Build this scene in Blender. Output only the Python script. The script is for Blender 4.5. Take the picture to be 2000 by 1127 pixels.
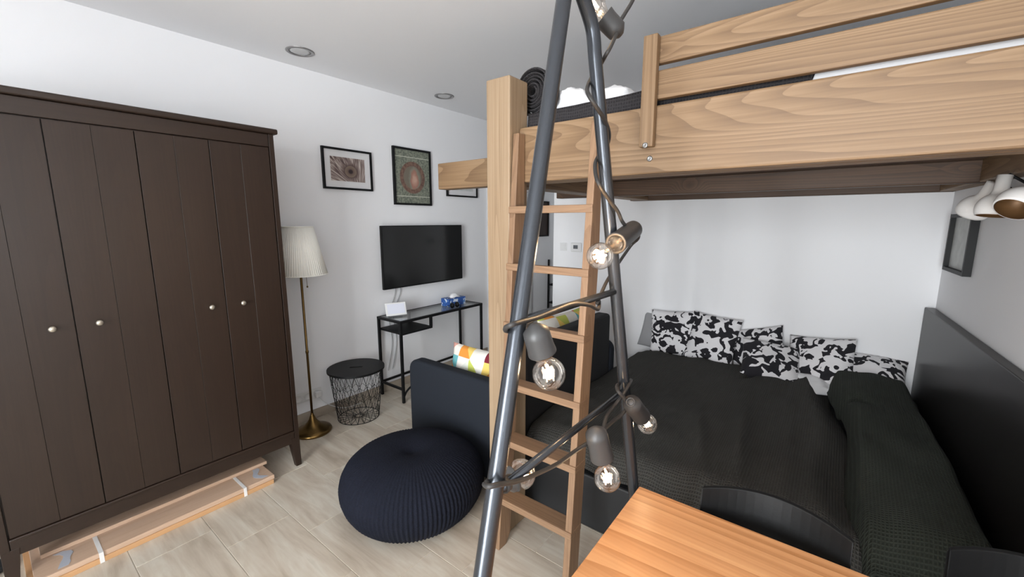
import bpy, bmesh, math, random
from mathutils import Vector, Matrix, noise
from math import sin, cos, pi, radians, sqrt
random.seed(7)
for o in list(bpy.data.objects): bpy.data.objects.remove(o, do_unlink=True)
S = bpy.context.scene
COL = S.collection

# ------------------------------------------------------------------ camera
F_PX = 817.0; PITCH = math.atan(132/817.0); YAW = radians(37.7); CAM_H = 1.593
FH = Vector((-sin(YAW), cos(YAW), 0)); RT = Vector((cos(YAW), sin(YAW), 0))
FW = FH*cos(PITCH) - Vector((0, 0, sin(PITCH))); UP = FH*sin(PITCH) + Vector((0, 0, cos(PITCH)))
CAM = Vector((0, 0, CAM_H))
cd = bpy.data.cameras.new('camera'); cam = bpy.data.objects.new('camera', cd); COL.objects.link(cam)
cd.sensor_fit = 'HORIZONTAL'; cd.sensor_width = 36; cd.lens = F_PX/2000*36; cd.clip_start = .02
m3 = Matrix((RT, UP, -FW)).transposed()
cam.matrix_world = Matrix.Translation(CAM) @ m3.to_4x4()
S.camera = cam
def ray(x, y): return FW + RT*((x-1000)/F_PX) - UP*((y-563.5)/F_PX)
def on(ax, v, x, y):                       # photo pixel -> point on the plane axis = v
    d = ray(x, y); return CAM + d*((v-CAM[ax])/d[ax])

# ------------------------------------------------------------------ world, daylight, exposure
w = bpy.data.worlds.new('world'); S.world = w; w.use_nodes = True
w.node_tree.nodes['Background'].inputs[0].default_value = (.75, .86, 1, 1)
w.node_tree.nodes['Background'].inputs[1].default_value = 1.0
def area_light(name, loc, rot, sx, sy, power, col):
    l = bpy.data.lights.new(name, 'AREA'); l.shape = 'RECTANGLE'; l.size = sx; l.size_y = sy
    l.energy = power; l.color = col
    o = bpy.data.objects.new(name, l); o.location = loc; o.rotation_euler = rot; COL.objects.link(o); return o
WX0, WX1, WZ0, WZ1, YR = -1.0, .6, .12, 2.52, -2.9     # window opening in the rear wall
area_light('window_daylight', ((WX0+WX1)/2, YR-.16, (WZ0+WZ1)/2), (pi/2, 0, 0), WX1-WX0, WZ1-WZ0, 262, (.96, .98, 1))
VY0, VY1, VZ0, VZ1 = -1.35, .10, .95, 2.25           # window opening in the right wall, beside the table
area_light('side_window_daylight', (.545+.04*(3.76-(VY0+VY1)/2)+.16, (VY0+VY1)/2, (VZ0+VZ1)/2), (0, pi/2, .04), VZ1-VZ0, VY1-VY0, 15, (.96, .98, 1))
S.view_settings.view_transform = 'Standard'; S.view_settings.look = 'None'
S.view_settings.gamma = 1; S.view_settings.use_curve_mapping = False
S.view_settings.exposure = 0.5

# ------------------------------------------------------------------ materials
def lin(c):
    r = []
    for v in c:
        v /= 255.0
        r.append(v/12.92 if v <= .04045 else ((v+.055)/1.055)**2.4)
    return (*r, 1)
class NT:
    def __init__(s, name):
        s.m = bpy.data.materials.new(name); s.m.use_nodes = True
        s.t = s.m.node_tree; s.b = s.t.nodes['Principled BSDF']; s.out = s.t.nodes['Material Output']
    def n(s, typ, **kw):
        q = s.t.nodes.new(typ)
        for k, v in kw.items():
            if k.startswith('i_'): q.inputs[int(k[2:])].default_value = v
            else: setattr(q, k, v)
        return q
    def l(s, a, b): s.t.links.new(a, b)
    def math(s, op, a, b=None, c=None):
        q = s.n('ShaderNodeMath', operation=op)
        for i, v in enumerate((a, b, c)):
            if v is None: continue
            if isinstance(v, (int, float)): q.inputs[i].default_value = v
            else: s.l(v, q.inputs[i])
        return q.outputs[0]
    def ramp(s, fac, stops, mode='LINEAR'):
        q = s.n('ShaderNodeValToRGB'); cr = q.color_ramp; cr.interpolation = mode
        while len(cr.elements) < len(stops): cr.elements.new(.5)
        for e, (p, c) in zip(cr.elements, stops): e.position = p; e.color = c
        s.l(fac, q.inputs[0]); return q.outputs[0]
    def bump(s, h, strength=.3, dist=.01):
        q = s.n('ShaderNodeBump'); q.inputs['Strength'].default_value = strength; q.inputs['Distance'].default_value = dist
        s.l(h, q.inputs['Height']); s.l(q.outputs[0], s.b.inputs['Normal'])
    def mix(s, fac, a, b):
        q = s.n('ShaderNodeMix', data_type='RGBA')
        for i, v in ((0, fac), (6, a), (7, b)):
            if isinstance(v, (int, float, tuple)): q.inputs[i].default_value = v
            else: s.l(v, q.inputs[i])
        return q.outputs[2]
    def coords(s, scale=(1, 1, 1), kind='Object', rnd=0):
        tc = s.n('ShaderNodeTexCoord'); mp = s.n('ShaderNodeMapping'); mp.inputs['Scale'].default_value = scale
        src = tc.outputs[kind]
        if rnd:
            oi = s.n('ShaderNodeObjectInfo'); va = s.n('ShaderNodeVectorMath', operation='ADD')
            vm = s.n('ShaderNodeVectorMath', operation='SCALE'); cx = s.n('ShaderNodeCombineXYZ')
            for i in range(3): s.l(oi.outputs['Random'], cx.inputs[i])
            s.l(cx.outputs[0], vm.inputs[0]); vm.inputs[3].default_value = rnd
            s.l(src, va.inputs[0]); s.l(vm.outputs[0], va.inputs[1]); src = va.outputs[0]
        s.l(src, mp.inputs['Vector']); return mp.outputs[0]
    def noise(s, vec, scale=5, detail=2, dist=0, rough=.5):
        q = s.n('ShaderNodeTexNoise'); s.l(vec, q.inputs['Vector'])
        q.inputs['Scale'].default_value = scale; q.inputs['Detail'].default_value = detail
        q.inputs['Distortion'].default_value = dist; q.inputs['Roughness'].default_value = rough
        return q.outputs[0]
def mat(name, col, rough=.5, metal=0, spec=.5, bscale=0, bstr=.1, var=0, sheen=0):
    t = NT(name); t.b.inputs['Base Color'].default_value = lin(col); t.b.inputs['Roughness'].default_value = rough
    t.b.inputs['Metallic'].default_value = metal; t.b.inputs['Specular IOR Level'].default_value = spec
    t.b.inputs['Sheen Weight'].default_value = sheen
    if bscale or var:
        v = t.coords(); nn = t.noise(v, bscale or 8, 3)
        if bscale: t.bump(nn, bstr, .004)
        if var:
            c = lin(col); lo = tuple(x*(1-var) for x in c[:3])+(1,); hi = tuple(min(1, x*(1+var)) for x in c[:3])+(1,)
            t.l(t.ramp(nn, [(.3, lo), (.7, hi)]), t.b.inputs['Base Color'])
    return t.m
def wood(name, axis, dark, mid, light, rough=.55, freq=26, across=7.0, along=.3, knots=True, relief=.2, ringw=.30):
    t = NT(name)
    ai = 'xyz'.index(axis)
    sc = [across]*3; sc[ai] = along
    n1 = t.noise(t.coords(tuple(sc), rnd=9.0), .5, 1.6, .2)
    val = n1
    fine = [120]*3; fine[ai] = 2.0
    n2 = t.noise(t.coords(tuple(fine), rnd=5.0), 1, 3)
    br = [9]*3; br[ai] = .8
    n3 = t.noise(t.coords(tuple(br), rnd=3.0), 1, 2)
    if knots:
        ks = [2.9]*3; ks[ai] = 1.7
        vo = t.n('ShaderNodeTexVoronoi'); t.l(t.coords(tuple(ks), rnd=9.0), vo.inputs['Vector']); vo.inputs['Scale'].default_value = 1
        d = vo.outputs['Distance']
        kb = t.ramp(d, [(0, (1, 1, 1, 1)), (.24, (0, 0, 0, 1))], 'EASE')
        val = t.math('ADD', n1, t.math('MULTIPLY', kb, .10))
    ph = t.math('FRACT', t.math('MULTIPLY', val, freq*2.2))
    rings = t.math('POWER', ph, 1.8)
    f = t.math('ADD', t.math('MULTIPLY', rings, ringw), t.math('ADD', t.math('MULTIPLY', n2, .44), t.math('MULTIPLY', n3, .36)))
    c = t.ramp(f, [(.18, lin(light)), (.48, lin(mid)), (.86, lin(dark))])
    if knots:
        km = t.ramp(d, [(.03, (1, 1, 1, 1)), (.07, (0, 0, 0, 1))])
        c = t.mix(t.math('MULTIPLY', km, .7), c, lin(tuple(x*.5 for x in dark)))
    t.l(c, t.b.inputs['Base Color']); t.b.inputs['Roughness'].default_value = rough
    t.bump(f, relief, .003)
    return t.m
M = {}
M['wall'] = mat('white_paint', (238, 238, 240), .85, bscale=90, bstr=.03)
M['ceil'] = mat('ceiling_paint', (240, 240, 242), .9)
WD, WM, WL = (94, 70, 47), (124, 98, 70), (148, 122, 94)
for a in 'xyz': M['beam_'+a] = wood('stained_spruce_'+a, a, WD, WM, WL)
M['post'] = wood('pale_spruce_post', 'z', (116, 94, 70), (148, 125, 99), (168, 147, 122), ringw=.2)
M['board_x'] = wood('dark_stained_shaded_boards', 'x', (56, 38, 25), (80, 57, 39), (102, 76, 54))  # dark stain of the back joists; on platform boards it paints in underside shade
for a in 'xyz': M['ladder_'+a] = wood('ladder_pine_'+a, a, (104, 77, 56), (130, 101, 76), (150, 120, 93), knots=False, relief=.12, ringw=.2)
M['table'] = wood('oiled_oak_top', 'x', (168, 114, 70), (204, 150, 104), (220, 170, 122), .36, freq=9, across=5, along=.4, knots=False, relief=.05, ringw=.34)
M['wardrobe'] = wood('dark_brown_stain', 'z', (30, 19, 12), (39, 26, 18), (46, 32, 23), .40, knots=False, relief=.05, ringw=.15)
M['wardrobe_y'] = wood('dark_brown_stain_horizontal', 'y', (30, 19, 12), (39, 26, 18), (46, 32, 23), .40, knots=False, relief=.05, ringw=.15)
def tile_mat():
    t = NT('wood_look_porcelain')
    v = t.coords((1.3, 7, 7), rnd=11.0); a = t.noise(v, 1.6, 4, .6, .6)
    b = t.noise(t.coords((4, 60, 60), rnd=4.0), 1, 2)
    f = t.math('ADD', t.math('MULTIPLY', a, .8), t.math('MULTIPLY', b, .2))
    c = t.ramp(f, [(.3, lin((168, 154, 137))), (.48, lin((192, 180, 164))), (.62, lin((205, 197, 183))), (.75, lin((186, 177, 162)))])
    t.l(c, t.b.inputs['Base Color']); t.b.inputs['Roughness'].default_value = .42; t.bump(f, .05, .002)
    return t.m
M['tile'] = tile_mat()
M['skirt'] = mat('grey_beige_skirting', (160, 148, 134), .5, var=.12, bscale=6, bstr=.02)
M['grout'] = mat('grout', (196, 188, 174), .8)
M['black_metal'] = mat('black_powder_coat', (18, 18, 19), .5, spec=.22)
M['gun_metal'] = mat('satin_gunmetal_tube', (72, 75, 80), .26, .75, bscale=400, bstr=.03)
M['rubber'] = mat('dark_rubber_socket', (58, 57, 57), .45, 0, bscale=30, bstr=.05)
M['cable'] = mat('dark_cable', (50, 48, 47), .55)
M['brass'] = mat('antique_brass', (122, 96, 56), .3, .95)
M['steel'] = mat('zinc_bolt', (150, 150, 150), .4, .9)
M['knob'] = mat('brushed_nickel_knob', (190, 182, 168), .3, .8)
M['shade'] = mat('ivory_pleated_fabric', (250, 248, 240), .8)
M['white_plastic'] = mat('white_plastic', (228, 228, 228), .4)
M['white_ceramic'] = mat('white_enamel', (232, 230, 228), .35, bscale=60, bstr=.05)
M['gold_in'] = mat('bronze_shade_lining', (110, 80, 50), .45, .4)
M['grey_metal'] = mat('satin_nickel_ring', (140, 138, 138), .35, .6)
M['frosted'] = mat('frosted_diffuser', (205, 205, 206), .5)
M['sofa'] = mat('charcoal_blue_fabric', (36, 40, 47), .9, spec=.2, bscale=420, bstr=.25)
M['sofa_dark'] = mat('black_sofa_fabric', (27, 28, 30), .85, bscale=420, bstr=.2)
M['bedbase'] = mat('black_bed_base', (24, 25, 27), .6)
M['headboard'] = mat('dark_lacquered_headboard', (30, 28, 28), .32, spec=.22)
M['leather'] = mat('black_chair_plastic', (13, 14, 15), .5, spec=.25, bscale=150, bstr=.06)
M['mattress'] = mat('white_cotton', (226, 226, 228), .9, bscale=25, bstr=.2)
M['white_linen'] = mat('white_linen', (240, 240, 242), .9, bscale=30, bstr=.25)
M['grey_linen'] = mat('grey_linen', (150, 150, 152), .9)
M['mat_board'] = mat('passepartout', (220, 219, 220), .8)
M['tape'] = mat('clear_grey_tape', (178, 182, 192), .3)
M['strap'] = mat('white_strap', (228, 226, 224), .5)
M['pack'] = wood('beige_laminate_boards', 'y', (176, 146, 120), (196, 166, 142), (206, 178, 156), .5, knots=False, relief=.03, ringw=.15)
M['pack_edge'] = mat('tan_board_edge', (196, 152, 108), .6)
M['screen'] = mat('tv_screen_glass', (9, 10, 10), .12)
M['tablet'] = mat('pale_screen', (222, 224, 236), .3)
M['dark_art'] = mat('dark_brown_print', (46, 28, 22), .5)
M['pale_print'] = mat('pale_grey_print', (196, 198, 196), .5, var=.1, bscale=20, bstr=.01)
M['door'] = mat('white_door_lacquer', (215, 215, 216), .5)
M['lcd'] = mat('thermostat_display', (96, 100, 104), .3)
M['pouf'] = mat('navy_knitted_cord', (19, 22, 33), .9, spec=.2, bscale=150, bstr=.6, var=.35)
def waffle(name, col, s=.011):
    t = NT(name)
    tc = t.n('ShaderNodeUVMap'); sx = t.n('ShaderNodeSeparateXYZ'); t.l(tc.outputs[0], sx.inputs[0])
    a = t.math('ABSOLUTE', t.math('SINE', t.math('MULTIPLY', sx.outputs[0], pi/s)))
    b = t.math('ABSOLUTE', t.math('SINE', t.math('MULTIPLY', sx.outputs[1], pi/s)))
    h = t.math('MINIMUM', a, b)
    dk = tuple(x*.62 for x in lin(col)[:3])+(1,)
    t.l(t.ramp(h, [(0, tuple(min(1, x*1.35) for x in lin(col)[:3])+(1,)), (.6, lin(col)), (1, dk)]), t.b.inputs['Base Color'])
    t.b.inputs['Roughness'].default_value = .92; t.b.inputs['Specular IOR Level'].default_value = .25
    t.bump(t.math('SUBTRACT', 1.0, h), .8, .004); return t.m
M['waffle'] = waffle('charcoal_waffle_weave', (62, 61, 58))
M['waffle2'] = waffle('dark_green_grey_waffle_weave', (47, 51, 45), .011)
M['waffle_loft'] = waffle('dark_grey_loft_waffle', (50, 48, 50))
def bw():
    t = NT('black_white_brush_print')
    v = t.coords((1, 1, 1), 'UV', rnd=7.0); a = t.noise(v, 16, 1.0, 1.0)
    t.l(t.ramp(a, [(0, lin((28, 26, 32))), (.485, lin((225, 223, 225)))], 'CONSTANT'), t.b.inputs['Base Color'])
    t.b.inputs['Roughness'].default_value = .9; return t.m
M['bw'] = bw()
def harlequin():
    t = NT('bright_triangle_patchwork_print')
    uv = t.n('ShaderNodeUVMap'); sx = t.n('ShaderNodeSeparateXYZ'); t.l(uv.outputs[0], sx.inputs[0])
    u = t.math('MULTIPLY', sx.outputs[0], 8.5); v = t.math('MULTIPLY', sx.outputs[1], 8.5)
    fu, fv = t.math('FRACT', u), t.math('FRACT', v)
    par = t.math('MODULO', t.math('ADD', t.math('FLOOR', u), t.math('FLOOR', v)), 2.0)
    d1 = t.math('GREATER_THAN', t.math('ADD', fu, fv), 1.0); d2 = t.math('GREATER_THAN', fu, fv)
    side = t.math('ADD', t.math('MULTIPLY', d1, par), t.math('MULTIPLY', d2, t.math('SUBTRACT', 1.0, par)))
    cx = t.n('ShaderNodeCombineXYZ'); t.l(t.math('FLOOR', u), cx.inputs[0]); t.l(t.math('FLOOR', v), cx.inputs[1]); t.l(side, cx.inputs[2])
    wn = t.n('ShaderNodeTexWhiteNoise'); t.l(cx.outputs[0], wn.inputs[0])
    cols = [(236, 232, 222), (240, 238, 230), (228, 226, 214), (232, 150, 62), (238, 206, 110), (108, 178, 184), (240, 236, 228), (124, 34, 50), (216, 106, 54), (222, 164, 150), (222, 224, 214), (196, 204, 98)]
    t.l(t.ramp(wn.outputs[0], [(i/len(cols), lin(c)) for i, c in enumerate(cols)], 'CONSTANT'), t.b.inputs['Base Color'])
    t.b.inputs['Roughness'].default_value = .9; return t.m
M['harlequin'] = harlequin()
def glassy(name, tint, base=.04, rough=.02):
    t = NT(name); t.t.nodes.remove(t.b)
    tr = t.n('ShaderNodeBsdfTransparent'); tr.inputs[0].default_value = (*tint, 1)
    gl = t.n('ShaderNodeBsdfGlossy'); gl.inputs['Roughness'].default_value = rough
    lw = t.n('ShaderNodeLayerWeight'); lw.inputs[0].default_value = .35
    f = t.math('ADD', t.math('MULTIPLY', lw.outputs['Fresnel'], .55), base)
    mx = t.n('ShaderNodeMixShader'); t.l(f, mx.inputs[0]); t.l(tr.outputs[0], mx.inputs[1]); t.l(gl.outputs[0], mx.inputs[2])
    t.l(mx.outputs[0], t.out.inputs[0]); return t.m
M['glass'] = glassy('clear_bulb_glass', (.97, .93, .89), .09)
M['desk_glass'] = glassy('clear_desk_glass', (.95, .975, .965), .16)
M['pane'] = glassy('window_pane_glass', (.98, .99, .99), .02)
def emit(name, col, st):
    t = NT(name); t.b.inputs['Base Color'].default_value = lin(col)
    t.b.inputs['Emission Color'].default_value = lin(col); t.b.inputs['Emission Strength'].default_value = st; return t.m
M['fil_hot'] = emit('bright_filament', (255, 200, 140), 260)
M['fil'] = emit('warm_filament', (255, 216, 172), 22)
def feather():
    t = NT('brown_feather_eye_photo')
    sx = t.n('ShaderNodeSeparateXYZ'); t.l(t.coords(), sx.inputs[0])
    y = t.math('SUBTRACT', sx.outputs[1], .022); z = t.math('ADD', sx.outputs[2], .014)
    r = t.math('SQRT', t.math('ADD', t.math('POWER', y, 2), t.math('POWER', t.math('MULTIPLY', z, 1.15), 2)))
    ang = t.math('ARCTAN2', t.math('ADD', sx.outputs[2], .17), t.math('SUBTRACT', sx.outputs[1], .10))
    cv = t.n('ShaderNodeCombineXYZ'); t.l(t.math('MULTIPLY', ang, 22), cv.inputs[0]); t.l(t.math('MULTIPLY', r, 8), cv.inputs[1])
    rays = t.noise(cv.outputs[0], 1.6, 3, .3)
    bg = t.ramp(rays, [(.36, lin((84, 66, 64))), (.5, lin((140, 122, 116))), (.64, lin((205, 194, 186)))])
    eye = t.ramp(r, [(0, lin((40, 28, 32))), (.018, lin((52, 38, 40))), (.022, lin((104, 84, 76))), (.05, lin((128, 112, 98))), (.056, lin((84, 64, 62))), (.085, lin((96, 76, 72)))])
    mk = t.ramp(r, [(.055, (0, 0, 0, 1)), (.09, (1, 1, 1, 1))])
    t.l(t.mix(mk, eye, bg), t.b.inputs['Base Color']); t.b.inputs['Roughness'].default_value = .5; return t.m
M['feather'] = feather()
def medallion():
    t = NT('muted_green_poster_with_roundel')
    v = t.coords(); sx = t.n('ShaderNodeSeparateXYZ'); t.l(v, sx.inputs[0])
    y, z = sx.outputs[1], sx.outputs[2]
    base = t.ramp(t.noise(v, 60, 3), [(.35, lin((92, 98, 88))), (.65, lin((138, 142, 126)))])
    r = t.math('SQRT', t.math('ADD', t.math('POWER', y, 2), t.math('POWER', t.math('ADD', z, .005), 2)))
    rr = t.math('SQRT', t.math('ADD', t.math('POWER', t.math('SUBTRACT', y, .022), 2), t.math('POWER', t.math('MULTIPLY', t.math('ADD', z, .025), .55), 2)))
    blob = t.ramp(t.math('ADD', rr, t.math('MULTIPLY', t.noise(v, 24, 2), .03)), [(.03, lin((186, 152, 134))), (.055, lin((158, 112, 98))), (.07, lin((128, 128, 114))), (.09, lin((112, 104, 92)))])
    disc = t.ramp(r, [(.105, (1, 1, 1, 1)), (.108, (0, 0, 0, 1))])
    ring = t.ramp(r, [(.108, (1, 1, 1, 1)), (.145, (1, 1, 1, 1)), (.148, (0, 0, 0, 1))])
    c = t.mix(ring, base, t.ramp(t.noise(v, 40, 2), [(.4, lin((98, 72, 62))), (.6, lin((122, 94, 80)))]))
    c = t.mix(disc, c, blob)
    az = t.math('ABSOLUTE', z)
    line = t.math('MULTIPLY', t.math('GREATER_THAN', az, .176), t.math('LESS_THAN', az, .181))
    c = t.mix(line, c, lin((205, 205, 190)))
    t.l(c, t.b.inputs['Base Color']); t.b.inputs['Roughness'].default_value = .5; return t.m
M['medallion'] = medallion()
def tissue():
    t = NT('blue_printed_carton')
    a = t.noise(t.coords(), 26, 1, .6)
    t.l(t.ramp(a, [(0, lin((44, 86, 160))), (.56, lin((74, 124, 190))), (.63, lin((214, 222, 232)))], 'CONSTANT'), t.b.inputs['Base Color'])
    t.b.inputs['Roughness'].default_value = .45; return t.m
M['carton'] = tissue()

# ------------------------------------------------------------------ mesh helpers
class MB:
    def __init__(s): s.v = []; s.f = []; s.uv = None
    def add(s, vs, fs):
        o = len(s.v); s.v += [Vector(p) for p in vs]; s.f += [tuple(i+o for i in f) for f in fs]; return s
    def box(s, x0, x1, y0, y1, z0, z1):
        return s.add([(x, y, z) for z in (z0, z1) for y in (y0, y1) for x in (x0, x1)],
                     [(0, 2, 3, 1), (4, 5, 7, 6), (0, 1, 5, 4), (2, 6, 7, 3), (0, 4, 6, 2), (1, 3, 7, 5)])
    def hexa(s, low, high):                 # 4 low points, 4 high points (same order, ccw from above)
        return s.add(list(low)+list(high), [(3, 2, 1, 0), (4, 5, 6, 7), (0, 1, 5, 4), (1, 2, 6, 5), (2, 3, 7, 6), (3, 0, 4, 7)])
    def bar(s, a, b, w, h=None):            # square bar from a to b
        h = h or w; a, b = Vector(a), Vector(b); d = (b-a).normalized()
        u = d.cross(Vector((0, 0, 1))) if abs(d.z) < .95 else d.cross(Vector((0, 1, 0)))
        u.normalize(); q = u.cross(d)
        o = [(-1, -1), (1, -1), (1, 1), (-1, 1)]
        return s.add([p+u*(i*w/2)+q*(j*h/2) for p in (a, b) for i, j in o],
                     [(0, 1, 2, 3), (7, 6, 5, 4), (0, 4, 5, 1), (1, 5, 6, 2), (2, 6, 7, 3), (3, 7, 4, 0)])
    def tube(s, pts, r, n=10, closed=False):
        pts = [Vector(p) for p in pts]; k = len(pts); rings = []
        t0 = (pts[1]-pts[0]).normalized()
        u = t0.cross(Vector((0, 0, 1)));
        if u.length < .05: u = t0.cross(Vector((0, 1, 0)))
        u.normalize()
        vs = []
        for i, p in enumerate(pts):
            if closed: t = (pts[(i+1) % k]-pts[i-1])
            else: t = pts[min(i+1, k-1)]-pts[max(i-1, 0)]
            t.normalize(); u = u-t*u.dot(t); u.normalize(); q = t.cross(u)
            rr = r[i] if isinstance(r, (list, tuple)) else r
            vs += [p+(u*cos(2*pi*j/n)+q*sin(2*pi*j/n))*rr for j in range(n)]
        fs = []
        for i in range(k if closed else k-1):
            a, b = i*n, ((i+1) % k)*n
            fs += [(a+j, a+(j+1) % n, b+(j+1) % n, b+j) for j in range(n)]
        if not closed: fs += [tuple(range(n-1, -1, -1)), tuple((k-1)*n+j for j in range(n))]
        return s.add(vs, fs)
    def lathe(s, prof, n=32, o=(0, 0, 0), axis=(0, 0, 1), mod=None):   # prof: (r, h)
        ax = Vector(axis).normalized(); u = ax.orthogonal().normalized(); q = ax.cross(u); o = Vector(o)
        vs = []; fs = []
        for r, h in prof:
            for j in range(n):
                a = 2*pi*j/n; rr = r*(mod(a, r, h) if mod else 1)
                vs.append(o+ax*h+(u*cos(a)+q*sin(a))*rr)
        for i in range(len(prof)-1):
            for j in range(n): fs.append((i*n+j, i*n+(j+1) % n, (i+1)*n+(j+1) % n, (i+1)*n+j))
        if prof[0][0] > 1e-5: fs.append(tuple(range(n-1, -1, -1)))
        if prof[-1][0] > 1e-5: fs.append(tuple((len(prof)-1)*n+j for j in range(n)))
        return s.add(vs, fs)
    def build(s, name, m, parent=None, bevel=0, smooth=False, seg=2, weld=True):
        lo = Vector((min(p.x for p in s.v), min(p.y for p in s.v), min(p.z for p in s.v)))
        hi = Vector((max(p.x for p in s.v), max(p.y for p in s.v), max(p.z for p in s.v)))
        if parent is None: org = Vector(((lo.x+hi.x)/2, (lo.y+hi.y)/2, lo.z))
        else: org = (lo+hi)/2
        me = bpy.data.meshes.new(name); me.from_pydata([p-org for p in s.v], [], s.f)
        if s.uv:
            ul = me.uv_layers.new(name='UVMap')
            for lp in me.loops: ul.data[lp.index].uv = s.uv[lp.vertex_index]
        bm = bmesh.new(); bm.from_mesh(me)
        if weld and not s.uv: bmesh.ops.remove_doubles(bm, verts=bm.verts, dist=1e-6)
        bmesh.ops.recalc_face_normals(bm, faces=bm.faces); bm.to_mesh(me); bm.free()
        me.materials.append(M[m] if isinstance(m, str) else m)
        if smooth:
            for p in me.polygons: p.use_smooth = True
        o = bpy.data.objects.new(name, me); COL.objects.link(o)
        if parent is not None:
            o.parent = parent; o.location = org-WORG[parent.name]
        else: o.location = org
        WORG[o.name] = org
        if bevel:
            b = o.modifiers.new('bevel', 'BEVEL'); b.width = bevel; b.segments = seg; b.limit_method = 'ANGLE'; b.angle_limit = radians(40)
        return o
WORG = {}
def thing(name, loc, label, cat, group=None):
    o = bpy.data.objects.new(name, None); COL.objects.link(o); o.location = loc; WORG[o.name] = Vector(loc)
    o.empty_display_size = .1
    return tag(o, label, cat, group)
def tag(o, label, cat, group=None):
    o['label'] = label; o['category'] = cat
    if group: o['group'] = group
    return o
def struct(o): o['kind'] = 'structure'; return o
def spline(pts, n=8):                       # Catmull-Rom through points
    P = [Vector(p) for p in pts]; out = []
    for i in range(len(P)-1):
        p0, p1, p2, p3 = P[max(i-1, 0)], P[i], P[i+1], P[min(i+2, len(P)-1)]
        for k in range(n):
            t = k/n
            out.append(.5*((2*p1)+(p2-p0)*t+(2*p0-5*p1+4*p2-p3)*t*t+(3*p1-p0-3*p2+p3)*t**3))
    return out+[P[-1]]
BX = lambda *a: MB().box(*a)

# ------------------------------------------------------------------ the room
XL, YF, ZC, YE = -3.245, 3.76, 2.705, 5.4
XH = -2.355                                   # hallway side of the far wall
def xr(y): return .545+.04*(YF-y)             # right wall, not quite square to the others
floor = struct(BX(XL-.12, .95, YR-.2, YE+.1, -.12, -.0025).build('floor', 'grout'))
TW, TL = .303, .607
mesh_tile = None
rows = range(int((YR-.589)/TW)-1, int((YE-.589)/TW)+1)
for r in rows:
    y0 = .589+r*TW
    off = -2.23+.203*r
    k0 = math.floor((XL-off)/TL)
    for k in range(k0, k0+9):
        x0 = off+k*TL; xa, xb = max(x0, XL), min(x0+TL, .86); ya, yb = max(y0, YR), min(y0+TW, YE)
        if xb-xa < .03 or yb-ya < .03: continue
        if xa > XH+.12 and ya > YF+.12: continue
        MB().box(xa+.0018, xb-.0018, ya+.0018, yb-.0018, -.010, 0).build('floor_tile', 'tile', floor, bevel=.001, seg=1)
struct(BX(XL-.12, .95, YR-.2, YE+.1, ZC, ZC+.1).build('ceiling', 'ceil'))
struct(BX(XL-.12, XL, YR-.12, YE, -.0025, ZC).build('wall_left', 'wall'))
yb = YF
struct(MB().hexa([(XH, YF, 0), (xr(YF), YF, 0), (xr(YF)-.005, YF+.12, 0), (XH, YF+.12, 0)],
                 [(XH, YF, ZC), (xr(YF), YF, ZC), (xr(YF)-.005, YF+.12, ZC), (XH, YF+.12, ZC)]).build('wall_far', 'wall'))
struct(BX(XH, XH+.12, YF+.12, YE, 0, ZC).build('wall_hallway', 'wall'))
struct(BX(XL, XH+.12, YE, YE+.1, 0, ZC).build('wall_hallway_end', 'wall'))
ya = YR
def rslab(m, a, b, z0, z1): return m.hexa([(xr(a), a, z0), (xr(a)+.12, a, z0), (xr(b)+.12, b, z0), (xr(b), b, z0)], [(xr(a), a, z1), (xr(a)+.12, a, z1), (xr(b)+.12, b, z1), (xr(b), b, z1)])
rw = MB(); rslab(rw, YR, VY0, 0, ZC); rslab(rw, VY1, YF+.12, 0, ZC); rslab(rw, VY0, VY1, 0, VZ0); rslab(rw, VY0, VY1, VZ1, ZC)
struct(rw.build('wall_right', 'wall', weld=False))
wr = MB(); xe = xr(YR)+.12
wr.box(XL, WX0, YR-.12, YR, 0, ZC).box(WX1, xe, YR-.12, YR, 0, ZC).box(WX0, WX1, YR-.12, YR, 0, WZ0).box(WX0, WX1, YR-.12, YR, WZ1, ZC)
struct(wr.build('wall_rear', 'wall', weld=False))
# window behind the camera: the daylight comes through it
win = struct(thing('window_1', ((WX0+WX1)/2, YR-.06, WZ0), 'white framed three-light window', 'window')); del win['label']; del win['category']
fr = MB(); t = .06
fr.box(WX0, WX1, YR-.09, YR-.03, WZ0, WZ0+t).box(WX0, WX1, YR-.09, YR-.03, WZ1-t, WZ1)
xs = [WX0, WX0+(WX1-WX0)/3, WX0+2*(WX1-WX0)/3, WX1]
for i, x in enumerate(xs):
    a = x if i == 0 else (x-t if i == 3 else x-t/2); fr.box(a, a+t, YR-.09, YR-.03, WZ0+t, WZ1-t)
fr.build('window_frame', 'white_plastic', win, weld=False)
for i in range(3):
    BX(xs[i]+t, xs[i+1]-t, YR-.064, YR-.058, WZ0+t, WZ1-t).build('pane', 'pane', win)
BX(WX0-.05, WX1+.05, YR, YR+.04, WZ0-.03, WZ0).build('window_sill', 'white_plastic', win, bevel=.004)
win2 = struct(thing('window_2', (xr(-.6)+.06, (VY0+VY1)/2, VZ0), 'white framed window', 'window')); del win2['label']; del win2['category']
def rfr(m, a, b, z0, z1, d0=.03, d1=.09): return m.hexa([(xr(a)+d0, a, z0), (xr(a)+d1, a, z0), (xr(b)+d1, b, z0), (xr(b)+d0, b, z0)], [(xr(a)+d0, a, z1), (xr(a)+d1, a, z1), (xr(b)+d1, b, z1), (xr(b)+d0, b, z1)])
f2_ = MB(); rfr(f2_, VY0, VY1, VZ0, VZ0+t); rfr(f2_, VY0, VY1, VZ1-t, VZ1); vm = (VY0+VY1)/2
for a_, b_2 in ((VY0, VY0+t), (vm-t/2, vm+t/2), (VY1-t, VY1)): rfr(f2_, a_, b_2, VZ0+t, VZ1-t)
f2_.build('window_frame', 'white_plastic', win2, weld=False)
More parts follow.
